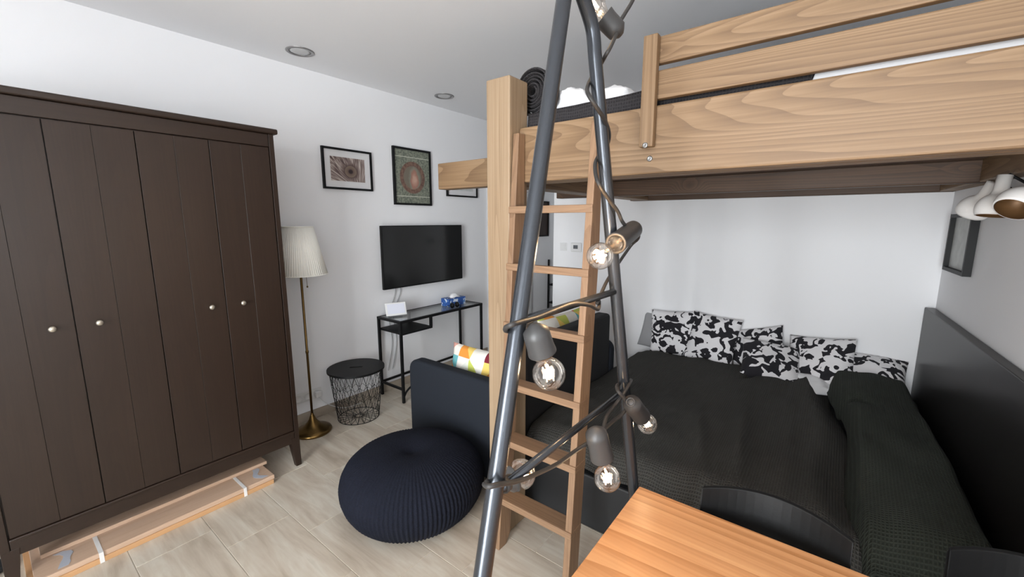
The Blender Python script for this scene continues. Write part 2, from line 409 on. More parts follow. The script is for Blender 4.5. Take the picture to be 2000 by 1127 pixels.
for a_, b_2 in ((VY0+t, vm-t/2), (vm+t/2, VY1-t)): rfr(MB(), a_, b_2, VZ0+t, VZ1-t, .057, .063).build('pane', 'pane', win2)
struct(BX(XL, XL+.011, YR, 3.70, 0, .075).build('baseboard_left', 'skirt', bevel=.002))
struct(BX(XL, XL+.011, 4.62, YE, 0, .075).build('baseboard_hallway', 'skirt', bevel=.002))
struct(BX(XH, xr(YF)-.02, YF-.011, YF, 0, .075).build('baseboard_far', 'skirt', bevel=.002))
# hallway door in the left wall
dr = struct(thing('door_1', (XL+.03, 4.15, 0), 'white flush door in the hallway', 'door')); del dr['label']; del dr['category']
df = MB(); df.box(XL, XL+.03, 3.72, 3.79, 0, 2.03).box(XL, XL+.03, 4.53, 4.60, 0, 2.03).box(XL, XL+.03, 3.79, 4.53, 1.96, 2.03)
df.build('door_frame', 'door', dr, bevel=.003, weld=False)
BX(XL, XL+.02, 3.793, 4.527, .005, 1.957).build('door_leaf', 'door', dr, bevel=.003)
hd = MB(); hd.tube([(XL+.02, 4.46, 1.02), (XL+.06, 4.46, 1.02), (XL+.06, 4.35, 1.02)], .009, 8); hd.build('door_handle', 'grey_metal', dr, smooth=True)

# ------------------------------------------------------------------ wardrobe
XF = -2.664; Y0, Y1 = -.085, 1.168
wd = thing('wardrobe', ((XF-3.22)/2, (Y0+Y1)/2, 0), 'tall dark brown four-door wardrobe on tapered legs', 'wardrobe')
b = MB()
b.box(-3.215, XF-.022, Y0+.025, Y1-.025, .20, 2.09)
b.build('carcass', 'wardrobe', wd)
for ya, yb in ((Y0, Y0+.028), (Y1-.028, Y1)): BX(-3.215, XF-.001, ya, yb, .195, 2.09).build('side_panel', 'wardrobe', wd, bevel=.002)
BX(XF-.022, XF-.002, Y0+.03, Y1-.03, 2.018, 2.088).build('top_rail', 'wardrobe_y', wd, bevel=.002)
BX(-3.225, XF+.018, Y0-.02, Y1+.02, 2.09, 2.12).build('cornice', 'wardrobe_y', wd, bevel=.008, seg=3)
BX(XF-.022, XF+.006, Y0+.03, Y1-.03, .235, .250).build('bottom_moulding', 'wardrobe_y', wd, bevel=.004)
BX(XF-.022, XF-.004, Y0+.03, Y1-.03, .165, .235).build('apron', 'wardrobe_y', wd, bevel=.002)
ed = [Y0+.032, .247, .541, .838, Y1-.032]
for i in range(4):
    ya, yb = ed[i]+.002, ed[i+1]-.002
    d = BX(XF-.021, XF-.006, ya, yb, .254, 2.012).build('door', 'wardrobe', wd)
    ym = (ya+yb)/2
    for p, q in ((ya, ym-.0006), (ym+.0006, yb)):
        BX(XF-.006, XF, p, q, .254, 2.012).build('board', 'wardrobe', d, bevel=.0007, seg=1)
    ky = (.175, .323, .764, .917)[i]
    k = MB(); k.lathe([(.005, 0), (.005, .012), (.011, .016), (.0135, .022), (.012, .027), (.006, .030), (0, .0305)], 20, (XF, ky, 1.131), (1, 0, 0))
    k.build('knob', 'knob', d, smooth=True)
for x, sx in ((XF-.03, 1), (-3.19, -1)):
    for y, sy in ((Y0+.028, -1), (Y1-.028, 1)):
        t_, l_ = .028, .017
        xo, yo = x+sx*.012, y+sy*.012
        hi = [(x-t_, y-t_, .20), (x+t_, y-t_, .20), (x+t_, y+t_, .20), (x-t_, y+t_, .20)]
        lo = [(xo-l_, yo-l_, 0), (xo+l_, yo-l_, 0), (xo+l_, yo+l_, 0), (xo-l_, yo+l_, 0)]
        MB().hexa(lo, hi).build('leg', 'wardrobe', wd, bevel=.002)

# packed boards under the wardrobe
pk = thing('board_pack', (-2.75, .46, 0), 'strapped pack of beige boards lying on the floor under the wardrobe', 'boards')
for i, (x0, x1, y0, y1, z0, z1) in enumerate(((-2.965, -2.595, -.03, .965, 0, .026), (-2.965, -2.600, -.01, .972, .0265, .052), (-2.93, -2.76, .02, .995, .0525, .072))):
    BX(x0, x1, y0, y1, z0, z1).build('board', 'pack' if i else 'pack_edge', pk, bevel=.002)
for y in (.19, .80):
    s_ = MB(); s_.box(-2.758, -2.595, y, y+.016, .0523, .0535).box(-2.595, -2.5935, y, y+.016, .001, .0535)
    s_.build('strap', 'strap', pk, weld=False)
for y, dy in ((.055, .03), (.905, -.02)):
    tp = MB(); n = 7
    vs = []; fs = []
    for i in range(n):
        u = i/(n-1); x = -2.752+.135*u; yy = y+dy*sin(u*pi)+.008*sin(7*u)
        vs += [(x, yy, .0535), (x, yy+.032+.006*sin(9*u), .0535)]
    fs = [(2*i, 2*i+2, 2*i+3, 2*i+1) for i in range(n-1)]
    tp.add(vs, fs); o = tp.build('tape', 'tape', pk); sm = o.modifiers.new('thick', 'SOLIDIFY'); sm.thickness = .0008
sh = MB()
for i in range(9):
    pass
prof = [(0, 0), (.035, .0), (.048, .012), (.05, .03), (.04, .048), (.02, .058), (0, .06)]
sh.lathe(prof, 24, (0, 0, 0)); sh.v = [Vector((p.x*1.0-2.90, p.y*2.6-.20+.02, p.z)) for p in sh.v]
sh.build('slipper', 'sofa_dark', smooth=True)
tag(bpy.data.objects['slipper'], 'black rounded slipper under the wardrobe beside the board pack', 'slipper')

# ------------------------------------------------------------------ floor lamp
LX, LY = -3.035, 1.437
lm = thing('floor_lamp', (LX, LY, 0), 'antique brass floor lamp with ivory pleated shade beside the wardrobe', 'lamp')
q = MB(); q.lathe([(.130, 0), (.134, .010), (.128, .022), (.105, .034), (.075, .048), (.055, .062), (.050, .070), (.036, .085), (.024, .105), (.018, .125), (.011, .140), (.010, .15)], 40, (LX, LY, 0))
q.build('base', 'brass', lm, smooth=True)
q = MB(); q.lathe([(.0085, .15), (.0085, .62), (.0115, .625), (.0115, .64), (.0085, .645), (.0085, 1.26), (.012, 1.27), (.012, 1.32), (0, 1.32)], 16, (LX, LY, 0)); q.build('pole', 'brass', lm, smooth=True)
q = MB(); NP = 68
q.lathe([(.178, 1.213), (.1035, 1.553)], NP*4, (LX, LY, 0), mod=lambda a, r, h: 1+.014*sin(NP*a)); q.f = [f for f in q.f if len(f) == 4]
o = q.build('shade', 'shade', lm, smooth=True); sm = o.modifiers.new('thick', 'SOLIDIFY'); sm.thickness = .002
for r, z in ((.179, 1.213), (.1045, 1.552)):
    q = MB(); q.tube([(LX+r*cos(a*pi/24), LY+r*sin(a*pi/24), z) for a in range(48)], .0032, 6, True); q.build('shade_trim', 'shade', lm, smooth=True)
q = MB(); q.tube([(LX+.03, LY+.02, 1.27), (LX+.032, LY+.025, 1.13)], .0015, 6); q.lathe([(0, -.008), (.006, -.004), (.006, .004), (0, .008)], 10, (LX+.032, LY+.025, 1.122))
q.build('pull_chain', 'brass', lm, smooth=True)

# ------------------------------------------------------------------ wall sockets
so = thing('socket_strip', (XL, 1.62, .16), 'row of white wall sockets low behind the brass lamp', 'socket')
ysk = [1.36, 1.435, 1.51, 1.585]
BX(XL, XL+.007, ysk[0]-.04, ysk[-1]+.04, .165, .245).build('plate', 'white_plastic', so, bevel=.002)
for y in ysk:
    r_ = MB(); r_.lathe([(.030, 0), (.030, .004), (.027, .005), (.024, .002), (0, .002)], 24, (XL+.007, y, .205), (1, 0, 0)); r_.build('outlet', 'white_plastic', so, smooth=True)
plg = thing('plug_with_cord', (XL+.03, 1.70, .17), 'white plug and cord hanging by the wall sockets', 'plug')
BX(XL+.012, XL+.05, 1.56, 1.61, .18, .23).build('plug_body', 'white_plastic', plg, bevel=.008)
q = MB(); q.tube(spline([(XL+.045, 1.585, .185), (XL+.05, 1.62, .13), (XL+.04, 1.70, .06), (XL+.05, 1.80, .012), (XL+.06, 1.95, .006)]), .0035, 6); q.build('cord', 'white_plastic', plg, smooth=True)

# ------------------------------------------------------------------ pictures
def picture(y0, y1, z0, z1, m, label, fw=.016, margin=0, x=XL, dep=.022):
    p = thing('picture_frame', (x, (y0+y1)/2, z0), label, 'picture')
    f = MB(); f.box(x, x+dep, y0, y1, z0, z0+fw).box(x, x+dep, y0, y1, z1-fw, z1).box(x, x+dep, y0, y0+fw, z0+fw, z1-fw).box(x, x+dep, y1-fw, y1, z0+fw, z1-fw)
    f.build('frame', 'black_metal', p, weld=False)
    if margin: BX(x+.001, x+.010, y0+fw, y1-fw, z0+fw, z1-fw).build('mat_board', 'mat_board', p)
    BX(x+.002, x+(.0115 if margin else .010), y0+fw+margin, y1-fw-margin, z0+fw+margin, z1-fw-margin).build('print', m, p)
    return p
picture(1.763, 2.205, 1.846, 2.170, 'feather', 'black framed brown feather photograph with wide white mat', margin=.052)
picture(2.428, 2.871, 1.741, 2.260, 'medallion', 'black framed muted green poster with a round brown medallion', .018)
picture(3.085, 3.545, 1.846, 2.170, 'pale_print', 'black framed picture half hidden behind the jutting loft joist', margin=.05)
picture(4.68, 5.02, 1.38, 1.86, 'dark_art', 'dark brown picture on the hallway wall', .016)

# ------------------------------------------------------------------ television
tv = thing('television', (XL, 2.735, .975), 'black flat television mounted on the wall above the glass desk', 'television')
BX(XL, -3.205, 2.50, 2.98, 1.12, 1.42).build('wall_mount', 'black_metal', tv)
BX(-3.205, -3.178, 2.232, 3.235, .977, 1.551).build('casing', 'black_metal', tv, bevel=.004)
BX(-3.178, -3.1765, 2.240, 3.227, .990, 1.545).build('screen', 'screen', tv)
q = MB()
for k, (ya, yb2) in enumerate(((2.40, 2.31), (2.44, 2.36))):
    q.tube(spline([(XL+.012, ya, 1.06), (XL+.014, ya-.01+.02*k, .93), (XL+.012, yb2+.03, .80), (XL+.012, yb2, .70), (XL+.013, yb2+.02, .45), (XL+.016, yb2-.04, .20)]), .0028, 6)
q.build('cable', 'grey_linen', tv, smooth=True)

# ------------------------------------------------------------------ glass desk
DX0, DX1, DY0, DY1, DZ = -3.220, -2.885, 2.170, 3.225, .742
dk = thing('glass_desk', ((DX0+DX1)/2, (DY0+DY1)/2, 0), 'black metal desk with a glass top below the television', 'desk')
B_ = .022
for x in (DX0, DX1-B_):
    for y in (DY0, DY1-B_): BX(x, x+B_, y, y+B_, 0, DZ-B_).build('leg', 'black_metal', dk, bevel=.002)
q = MB(); q.box(DX0, DX1, DY0, DY0+B_, DZ-B_, DZ).box(DX0, DX1, DY1-B_, DY1, DZ-B_, DZ).box(DX0, DX0+B_, DY0+B_, DY1-B_, DZ-B_, DZ).box(DX1-B_, DX1, DY0+B_, DY1-B_, DZ-B_, DZ)
q.build('top_frame', 'black_metal', dk, weld=False)
BX(DX0+B_-.004, DX1-B_+.004, DY0+B_-.004, DY1-B_+.004, DZ-.008, DZ-.001).build('glass_top', 'desk_glass', dk)
ys = on(0, DX1, 841, 620)[1]
BX(DX0+.002, DX1-.002, DY0+B_, ys+B_, .615, .632).build('shelf', 'black_metal', dk)
for x in (DX0, DX1-B_): BX(x, x+B_, ys, ys+B_, .633, DZ-B_).build('shelf_hanger', 'black_metal', dk)
for y in (DY0, DY1-B_): BX(DX0+B_, DX1-B_, y+.003, y+B_-.003, .115, .135).build('side_bar', 'black_metal', dk)
BX(DX0+.004, DX0+B_-.004, DY0+B_, DY1-B_, .115, .135).build('rear_bar', 'black_metal', dk)
q = MB(); q.tube(spline([(DX1-.011, DY0+.02, .06), (DX1-.011, DY0+.05, .10), (DX1-.011, DY0+.12, .135), (DX1-.011, DY0+.20, .14)]), .009, 8); q.build('corner_brace', 'black_metal', dk, smooth=True)
# things on the desk
sd = thing('smart_display', (-3.10, 2.32, DZ), 'small white smart display standing on the glass desk', 'display')
R_ = Matrix.Rotation(radians(-22), 3, 'Y') ; RZ = Matrix.Rotation(radians(-22), 3, 'Z')
def rbox(sx, sy, sz, c, R): 
    m = MB().box(-sx/2, sx/2, -sy/2, sy/2, -sz/2, sz/2); m.v = [R @ p+Vector(c) for p in m.v]; return m
rbox(.012, .185, .118, (-3.09, 2.285, DZ+.066), RZ @ R_).build('screen_body', 'white_plastic', sd, bevel=.004)
rbox(.0015, .155, .088, Vector((-3.09, 2.285, DZ+.068))+(RZ @ R_) @ Vector((.0066, 0, 0)), RZ @ R_).build('screen', 'tablet', sd)
q = MB(); q.hexa([(-.075, -.06, 0), (.0, -.06, 0), (.0, .06, 0), (-.075, .06, 0)], [(-.035, -.05, .075), (-.028, -.05, .075), (-.028, .05, .075), (-.035, .05, .075)])
q.v = [RZ @ p+Vector((-3.09, 2.285, DZ)) for p in q.v]; q.build('stand', 'grey_linen', sd, bevel=.003)
tb = thing('tissue_box', (-3.06, 2.98, DZ), 'blue printed tissue box with a white tissue, on the glass desk', 'tissue box')
BX(-3.12, -3.005, 2.86, 3.095, DZ, DZ+.078).build('carton', 'carton', tb, bevel=.002)
q = MB(); n = 10; vs = []
for i in range(n):
    for j in range(n):
        u, v = i/(n-1)-.5, j/(n-1)-.5
        vs.append((-3.062+u*.07, 2.985+v*.13, DZ+.079+.042*max(0, 1-(u*u*3.4+v*v*3.4))+.010*noise.noise((u*6, v*6, 2))*(1 if abs(u) < .45 and abs(v) < .45 else 0)))
q.add(vs, [(i*n+j, (i+1)*n+j, (i+1)*n+j+1, i*n+j+1) for i in range(n-1) for j in range(n-1)]); q.build('tissue', 'white_linen', tb, smooth=True)
gl_ = thing('sunglasses', (-2.95, 2.88, DZ), 'dark glasses lying on the desk in front of the tissue box', 'glasses')
for dy in (-.034, .034):
    q = MB(); q.lathe([(0, 0), (.027, 0), (.029, .003), (.027, .006), (0, .007)], 20, (-2.95, 2.88+dy, DZ+.026), (1, 0, .2)); q.build('lens', 'screen', gl_, smooth=True)
q = MB(); q.tube([(-2.947, 2.872, DZ+.032), (-2.945, 2.88, DZ+.036), (-2.947, 2.888, DZ+.032)], .003, 6); q.build('bridge', 'black_metal', gl_)
for s in (-1, 1):
    q = MB(); q.tube([(-2.95, 2.88+s*.063, DZ+.032), (-2.99, 2.88+s*.066, DZ+.02), (-2.999, 2.88+s*.05, DZ+.004)], .003, 6); q.build('temple', 'black_metal', gl_)

# ------------------------------------------------------------------ wire basket table
BXc, BYc = -2.985, 1.795
bk = thing('basket_table', (BXc, BYc, 0), 'black wire basket table with a round lid beside the desk', 'side table')
q = MB(); n = 64
R0 = .221
slot = [(.05, .014), (-.05, .014), (-.05, -.014), (.05, -.014)]
ring = [(R0*cos(2*pi*i/n), R0*sin(2*pi*i/n)) for i in range(n)]
hole = []
for i in range(n):                       # rounded slot matched to the rim by angle
    a = 2*pi*i/n; hx = max(-.036, min(.036, .06*cos(a)*1.2)); hole.append((hx+.016*cos(a), .016*sin(a)))
vs = []
ca, sa = cos(.9), sin(.9)
for z in (.408, .424):
    for L_ in (ring, hole): vs += [(BXc+x*ca-y*sa, BYc+x*sa+y*ca, z) for x, y in L_]
fs = []
for i in range(n):
    j = (i+1) % n
    fs += [(2*n+i, 2*n+j, 3*n+j, 3*n+i), (i, n+i, n+j, j), (i, j, 2*n+j, 2*n+i), (n+i, 3*n+i, 3*n+j, n+j)]
q.add(vs, fs); q.build('lid', 'black_metal', bk)
q = MB(); NW = 20; rT, rB, zT = .205, .160, .406
def bp(a, z, tw=0): r = rB+(rT-rB)*z/zT; return (BXc+r*cos(a), BYc+r*sin(a), z)
lv = [.004, .10, .20, .30, .404]
for z in (.004, .404): q.tube([bp(2*pi*i/48, z) for i in range(48)], .0028, 6, True)
for li in range(1, 4): q.tube([bp(2*pi*(i/2+0)/NW, lv[li]+(.012 if i % 2 else -.012)) for i in range(2*NW)], .0018, 5, True)
for i in range(NW):
    for s in (-1, 1):
        q.tube([bp(2*pi*(i+s*k*.5)/NW, lv[k]) for k in range(5)], .0018, 5)
for i in range(NW*1):
    a = 2*pi*i/NW; q.tube([(BXc+.028*cos(a), BYc+.028*sin(a), .004), bp(a, .004)], .0018, 5)
q.tube([(BXc+.028*cos(2*pi*i/20), BYc+.028*sin(2*pi*i/20), .004) for i in range(20)], .002, 5, True)
q.build('wire_basket', 'black_metal', bk, smooth=True)

# ------------------------------------------------------------------ ceiling spotlights
for i, (x, y) in enumerate(((-2.945, 1.508), (-2.93, 2.792))):
    c_ = thing('ceiling_spotlight', (x, y, ZC), ('round recessed ceiling light above the feather picture', 'round recessed ceiling light above the medallion poster')[i], 'ceiling light', 'recessed ceiling lights')
    q = MB(); q.lathe([(.066, 0), (.066, -.004), (.084, -.006), (.088, -.003), (.088, 0)], 40, (x, y, ZC)); q.f = [f for f in q.f if len(f) == 4]; q.build('rim', 'grey_metal', c_, smooth=True)
    q = MB(); q.lathe([(.066, -.001), (.05, -.003), (0, -.0035)], 40, (x, y, ZC)); q.build('diffuser', 'frosted', c_, smooth=True)

# ------------------------------------------------------------------ pouf
PX, PY = -1.745, 1.36
q = MB(); NR = 104
prof = [(0, .004), (.20, .004), (.27, .010), (.315, .030), (.348, .065), (.370, .105), (.383, .15), (.385, .19), (.376, .232), (.355, .272), (.320, .306), (.275, .331), (.225, .346), (.175, .353), (.13, .354), (.09, .350), (.06, .343), (.035, .333), (.018, .324), (.006, .318), (0, .317)]
q.lathe(prof, NR*4, (PX, PY, 0), mod=lambda a, r, h: 1+.014*sin(NR*a)*min(1, r/.12)+.012*sin(2*a+1)+.008*sin(3*a))
q.build('pouf', 'pouf', smooth=True)
tag(bpy.data.objects['pouf'], 'round navy knitted pouf on the tiled floor in front of the sofa', 'pouf')

# ------------------------------------------------------------------ soft things
def pillow_mb(w, h, t, R, c, n=22, pinch=.10, wr=.006, seed=0):
    q = MB(); vs = []; uv = []; fs = []
    for side in (1, -1):
        o = len(vs)
        for i in range(n+1):
            for j in range(n+1):
                u, v = 2*i/n-1, 2*j/n-1
                x = u*w/2*(1-pinch*(1-abs(u)**2)*0-pinch*(1-v*v)*abs(u)**3*.6)
                y = v*h/2*(1-pinch*(1-u*u)*abs(v)**3*.6)
                th = t/2*((1-abs(u)**2.4)*(1-abs(v)**2.4))**.55
                th += wr*noise.noise((u*2.3+seed, v*2.3, side*3+seed))*(1-abs(u)**4)*(1-abs(v)**4)*2
                vs.append(R @ Vector((x, y, side*max(th, .002)))+Vector(c)); uv.append((x+.5+seed*.37+(side < 0)*.6, y+.5))
        for i in range(n):
            for j in range(n):
                a = o+i*(n+1)+j; f = (a, a+n+1, a+n+2, a+1); fs.append(f if side > 0 else f[::-1])
    m = (n+1)**2
    bd = [i*(n+1) for i in range(n+1)]+[n*(n+1)+j for j in range(1, n+1)]+[i*(n+1)+n for i in range(n-1, -1, -1)]+[j for j in range(n-1, 0, -1)]
    for k in range(len(bd)): a, b2 = bd[k], bd[(k+1) % len(bd)]; fs.append((a, b2, b2+m, a+m))
    q.add(vs, fs); q.uv = uv; return q
def rot(rx, ry, rz): return Matrix.Rotation(radians(rz), 3, 'Z') @ Matrix.Rotation(radians(ry), 3, 'Y') @ Matrix.Rotation(radians(rx), 3, 'X')
def panel(x0, x1, z0, z1, y0, y1, rad, n=6):          # upright panel in the x-z plane with rounded upper corners
    pts = [(x0, z0), (x1, z0)]
    for cx, a0 in ((x1-rad, 0), (x0+rad, pi/2)):
        pts += [(cx+rad*cos(a0+pi/2*i/n), z1-rad+rad*sin(a0+pi/2*i/n)) for i in range(n+1)]
    k = len(pts); q = MB()
    q.add([(x, y0, z) for x, z in pts]+[(x, y1, z) for x, z in pts],
          [tuple(range(k)), tuple(range(2*k-1, k-1, -1))]+[(i, i+k, (i+1) % k+k, (i+1) % k) for i in range(k)])
    return q

# ------------------------------------------------------------------ sofa
SY1 = 3.09
sf = thing('sofa', (-1.85, (1.77+SY1)/2, 0), 'charcoal fabric sofa with rounded end panels, facing the television', 'sofa')
for y in (1.772, SY1-.095): panel(-2.285, -1.335, .015, .648, y, y+.095, .075).build('end_panel', 'sofa', sf, bevel=.022, seg=3, smooth=True)
BX(-1.455, -1.335, 1.868, SY1-.097, .03, .885).build('backrest', 'sofa_dark', sf, bevel=.03, seg=3)
BX(-2.25, -1.457, 1.868, SY1-.097, .06, .26).build('seat_base', 'sofa_dark', sf, bevel=.01)
BX(-2.262, -1.457, 1.870, SY1-.099, .262, .42).build('seat_cushion', 'sofa', sf, bevel=.035, seg=3)
pillow_mb(.52, .33, .14, rot(78, 0, 2), (-1.80, 1.975, .592), seed=1).build('patchwork_cushion', 'harlequin', smooth=True)
tag(bpy.data.objects['patchwork_cushion'], 'bright triangle patchwork cushion leaning on the near sofa end panel', 'cushion', 'patchwork cushions on the sofa')
o = pillow_mb(.56, .46, .14, rot(80, 0, 0) , (0, 0, 0), seed=4)
RR = rot(0, 0, 84); o.v = [RR @ p+Vector((-1.555, 2.66, .69)) for p in o.v]
o = o.build('patchwork_cushion', 'harlequin', smooth=True)
tag(o, 'bright triangle patchwork cushion leaning on the sofa backrest behind the ladder', 'cushion', 'patchwork cushions on the sofa')

# ------------------------------------------------------------------ lower bed
XB0 = -1.325
def xhb(y): return .492+.045*(3.75-y)             # headboard face
bd_ = thing('low_bed', (-.4, 2.75, 0), 'wide low black bed under the loft, its long side at the far wall', 'bed')
MB().hexa([(XB0+.005, 1.80, 0.005), (xhb(1.8)-.02, 1.80, .005), (xhb(3.7)-.02, 3.735, .005), (XB0+.005, 3.735, .005)],
          [(XB0+.005, 1.80, .30), (xhb(1.8)-.02, 1.80, .30), (xhb(3.7)-.02, 3.735, .30), (XB0+.005, 3.735, .30)]).build('bed_base', 'bedbase', bd_, bevel=.01)
MB().hexa([(XB0+.01, 1.92, .30), (xhb(1.92)-.04, 1.92, .30), (xhb(3.7)-.04, 3.72, .30), (XB0+.01, 3.72, .30)],
          [(XB0+.01, 1.92, .385), (xhb(1.92)-.04, 1.92, .385), (xhb(3.7)-.04, 3.72, .385), (XB0+.01, 3.72, .385)]).build('mattress', 'bedbase', bd_, bevel=.02)
hb_ = MB().hexa([(xhb(1.55), 1.55, 0), (xr(1.55)-.003, 1.55, 0), (xr(3.745)-.003, 3.745, 0), (xhb(3.745), 3.745, 0)],
          [(xhb(1.55), 1.55, 1.04), (xr(1.55)-.003, 1.55, 1.04), (xr(3.745)-.003, 3.745, 1.04), (xhb(3.745), 3.745, 1.04)]).build('headboard', 'headboard', bevel=.004)
tag(hb_, 'long dark glossy headboard panel standing along the right wall', 'headboard')
def sm_(a, b, x): t = max(0, min(1, (x-a)/(b-a))); return t*t*(3-2*t)
def G(x, y, cx, cy, sx, sy): return math.exp(-((x-cx)/sx)**2-((y-cy)/sy)**2)
def crease(y): return .06+.09*sm_(3.2, 2.2, y)+.03*sin(y*5.0)
def blanket(nx, ny, fx0, fx1, y0, y1, fz):
    q = MB(); vs = []; uv = []
    for j in range(ny+1):
        v = j/ny; y = y0+(y1-y0)*v; a, b2 = fx0(y), fx1(y)
        for i in range(nx+1):
            u = i/nx; x = a+(b2-a)*u
            p = fz(x, y, u, v); vs.append(p); uv.append((x, y))
    q.add(vs, [(j*(nx+1)+i, j*(nx+1)+i+1, (j+1)*(nx+1)+i+1, (j+1)*(nx+1)+i) for j in range(ny) for i in range(nx)]); q.uv = uv; return q
def f1(x, y, u, v):
    z = .452+.035*G(x, y, -.25, 2.9, .35, .6)+.045*G(x, y, -.45, 3.5, .5, .25)+.02*G(x, y, -.9, 2.6, .3, .5)
    z += .030*noise.noise((x*3.1, y*2.0, 0))+.016*noise.noise((x*7, y*4, 3))+.006*noise.noise((x*15, y*9, 5))
    z += .055*math.exp(-((x+.30+.12*(y-2.3))/.042)**2)*G(x, y, -.3, 2.3, .5, .40)
    z += .045*math.exp(-((x+.47+.25*(y-2.2))/.04)**2)*G(x, y, -.5, 2.2, .5, .30)      # soft folds running to the front
    z += .050*math.exp(-((x+.10+.05*(y-2.3))/.045)**2)*G(x, y, -.1, 2.35, .5, .5)
    z -= .030*math.exp(-((x+.38-.55*(y-3.35))/.022)**2)*G(x, y, -.38, 3.33, .2, .14)
    z -= .05*sm_(.86, 1, u)**2
    z += .045*math.exp(-((u-.90)/.05)**2)*sm_(1.7, 2.3, y)
    z -= .02*sm_(.06, 0, u)
    z -= .055*sm_(.96, 1, v)
    e = sm_(.10, 0, v); z -= .10*e*e
    return Vector((x, y-.0*e, z))
q = blanket(130, 150, lambda y: XB0+.012, lambda y: crease(y)+.03, 1.775, 3.63, f1)
o = q.build('waffle_blanket', 'waffle', smooth=True); sm = o.modifiers.new('thick', 'SOLIDIFY'); sm.thickness = .008; sm.offset = -1
tag(o, 'dark charcoal waffle blanket spread over the sofa side of the low bed', 'blanket')
def f2(x, y, u, v):
    z = .545+.05*G(x, y, .33, 3.0, .3, .8)-.035*sm_(2.6, 1.8, y)+.02*G(x, y, .3, 3.45, .3, .25)
    z += .030*noise.noise((x*3.3+5, y*2.4, 1))+.015*noise.noise((x*8, y*5, 6))
    z -= .035*math.exp(-((y-2.98+.25*(x-.2))/.05)**2)*sm_(.55, .1, u)
    z -= .115*(1-sm_(0, .13, u))**1.6
    z -= .12*sm_(.80, 1, u)**1.5
    z -= .09*sm_(.93, 1, v)**1.5
    e = sm_(.10, 0, v); z -= .12*e*e
    return Vector((x, y, z))
q = blanket(70, 130, lambda y: crease(y)+.012, lambda y: xhb(y)-.012, 1.79, 3.66, f2)
o = q.build('waffle_blanket', 'waffle2', smooth=True); sm = o.modifiers.new('thick', 'SOLIDIFY'); sm.thickness = .008; sm.offset = -1
tag(o, 'thick green-grey waffle blanket heaped beside the dark headboard', 'blanket')
# black and white cushions along the far wall
def cushion(w, h, t, R, c, label, m='bw', seed=0, name='print_cushion'):
    o = pillow_mb(w, h, t, R, c, seed=seed).build(name, m, smooth=True); tag(o, label, 'cushion', 'cushions along the far wall'); return o
cushion(.40, .40, .13, rot(76, -4, 3), (-1.05, 3.665, .625), 'square black and white print cushion upright nearest the sofa end of the wall', seed=1)
cushion(.38, .40, .13, rot(70, 4, -4), (-.735, 3.635, .635), 'square black and white print cushion upright, second from the sofa end', seed=2)
cushion(.38, .30, .15, rot(66, -16, -10), (-.415, 3.672, .625), 'black and white print cushion with one corner tipped up the wall', seed=3)
cushion(.38, .34, .17, rot(42, 6, 12), (-.30, 3.475, .572), 'plump round-looking black and white cushion lying in front of the row', seed=5)
cushion(.40, .38, .14, rot(58, -6, -8), (-.015, 3.605, .60), 'black and white print cushion with a pointed corner toward the headboard', seed=6)
cushion(.40, .30, .13, rot(34, 0, -4), (.255, 3.655, .575), 'black and white print cushion tucked behind the green-grey blanket', seed=8)
cushion(.30, .34, .05, rot(80, 8, 0), (-1.215, 3.742, .60), 'thin grey cushion edge behind the black and white cushions', 'grey_linen', 9, 'grey_cushion')
cushion(.30, .22, .05, rot(20, 8, 38), (.02, 3.47, .478), 'white cushion corner peeking out between the two blankets', 'white_linen', 10, 'white_cushion')

# ------------------------------------------------------------------ loft bed
ZB, ZT = 1.768, 2.010
lb = thing('loft_bed', (-.4, 2.6, 0), 'timber loft bed on a square post above the low bed', 'loft bed')
BX(-1.332, -1.197, 1.530, 1.668, 0, 2.222).build('post', 'post', lb, bevel=.006)
xe = xr(1.63)-.004
BX(-1.195, xe, 1.600, 1.660, ZB, ZT).build('front_beam', 'beam_x', lb, bevel=.007)
BX(-1.822, xr(1.75)-.004, 1.672, 1.752, ZB+.001, 1.911).build('joist', 'beam_x', lb, bevel=.005)
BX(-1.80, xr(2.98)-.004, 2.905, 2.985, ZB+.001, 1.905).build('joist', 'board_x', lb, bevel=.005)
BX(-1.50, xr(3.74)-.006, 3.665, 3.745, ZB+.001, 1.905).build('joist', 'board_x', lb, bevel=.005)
for a, b2 in ((1.755, 2.902), (2.988, 3.662)):
    BX(-1.465, -1.335, a, b2, ZB+.003, 1.905).build('side_beam', 'beam_y', lb, bevel=.005)
    MB().hexa([(xr(a)-.085, a, ZB+.003), (xr(a)-.004, a, ZB+.003), (xr(b2)-.004, b2, ZB+.003), (xr(b2)-.085, b2, ZB+.003)],
              [(xr(a)-.085, a, 1.905), (xr(a)-.004, a, 1.905), (xr(b2)-.004, b2, 1.905), (xr(b2)-.085, b2, 1.905)]).build('side_beam', 'beam_y', lb, bevel=.005)
y = 1.757
while y < 3.6:
    for a, b2 in ((y, min(y+.138, 3.66)),):
        if a < 2.985 and b2 > 2.90:
            y = 2.988; break
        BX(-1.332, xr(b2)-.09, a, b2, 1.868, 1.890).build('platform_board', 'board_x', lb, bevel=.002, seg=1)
        y += .142
BX(-.617, -.566, 1.566, 1.598, 1.862, 2.244).build('guard_post', 'beam_z', lb, bevel=.004)
BX(.50, .55, 1.566, 1.598, 1.862, 2.244).build('guard_post', 'beam_z', lb, bevel=.004)
BX(-.612, xe, 1.600, 1.630, 2.152, 2.243).build('guard_rail', 'beam_x', lb, bevel=.004)
BX(-.612, xe, 1.600, 1.630, 2.031, 2.129).build('guard_rail', 'beam_x', lb, bevel=.004)
def bolt(x, y, z):
    q = MB(); q.lathe([(.0105, 0), (.0105, .002), (.008, .004), (.004, .0045), (.003, .002), (0, .002)], 16, (x, y, z), (0, -1, 0)); q.build('bolt', 'steel', lb, smooth=True)
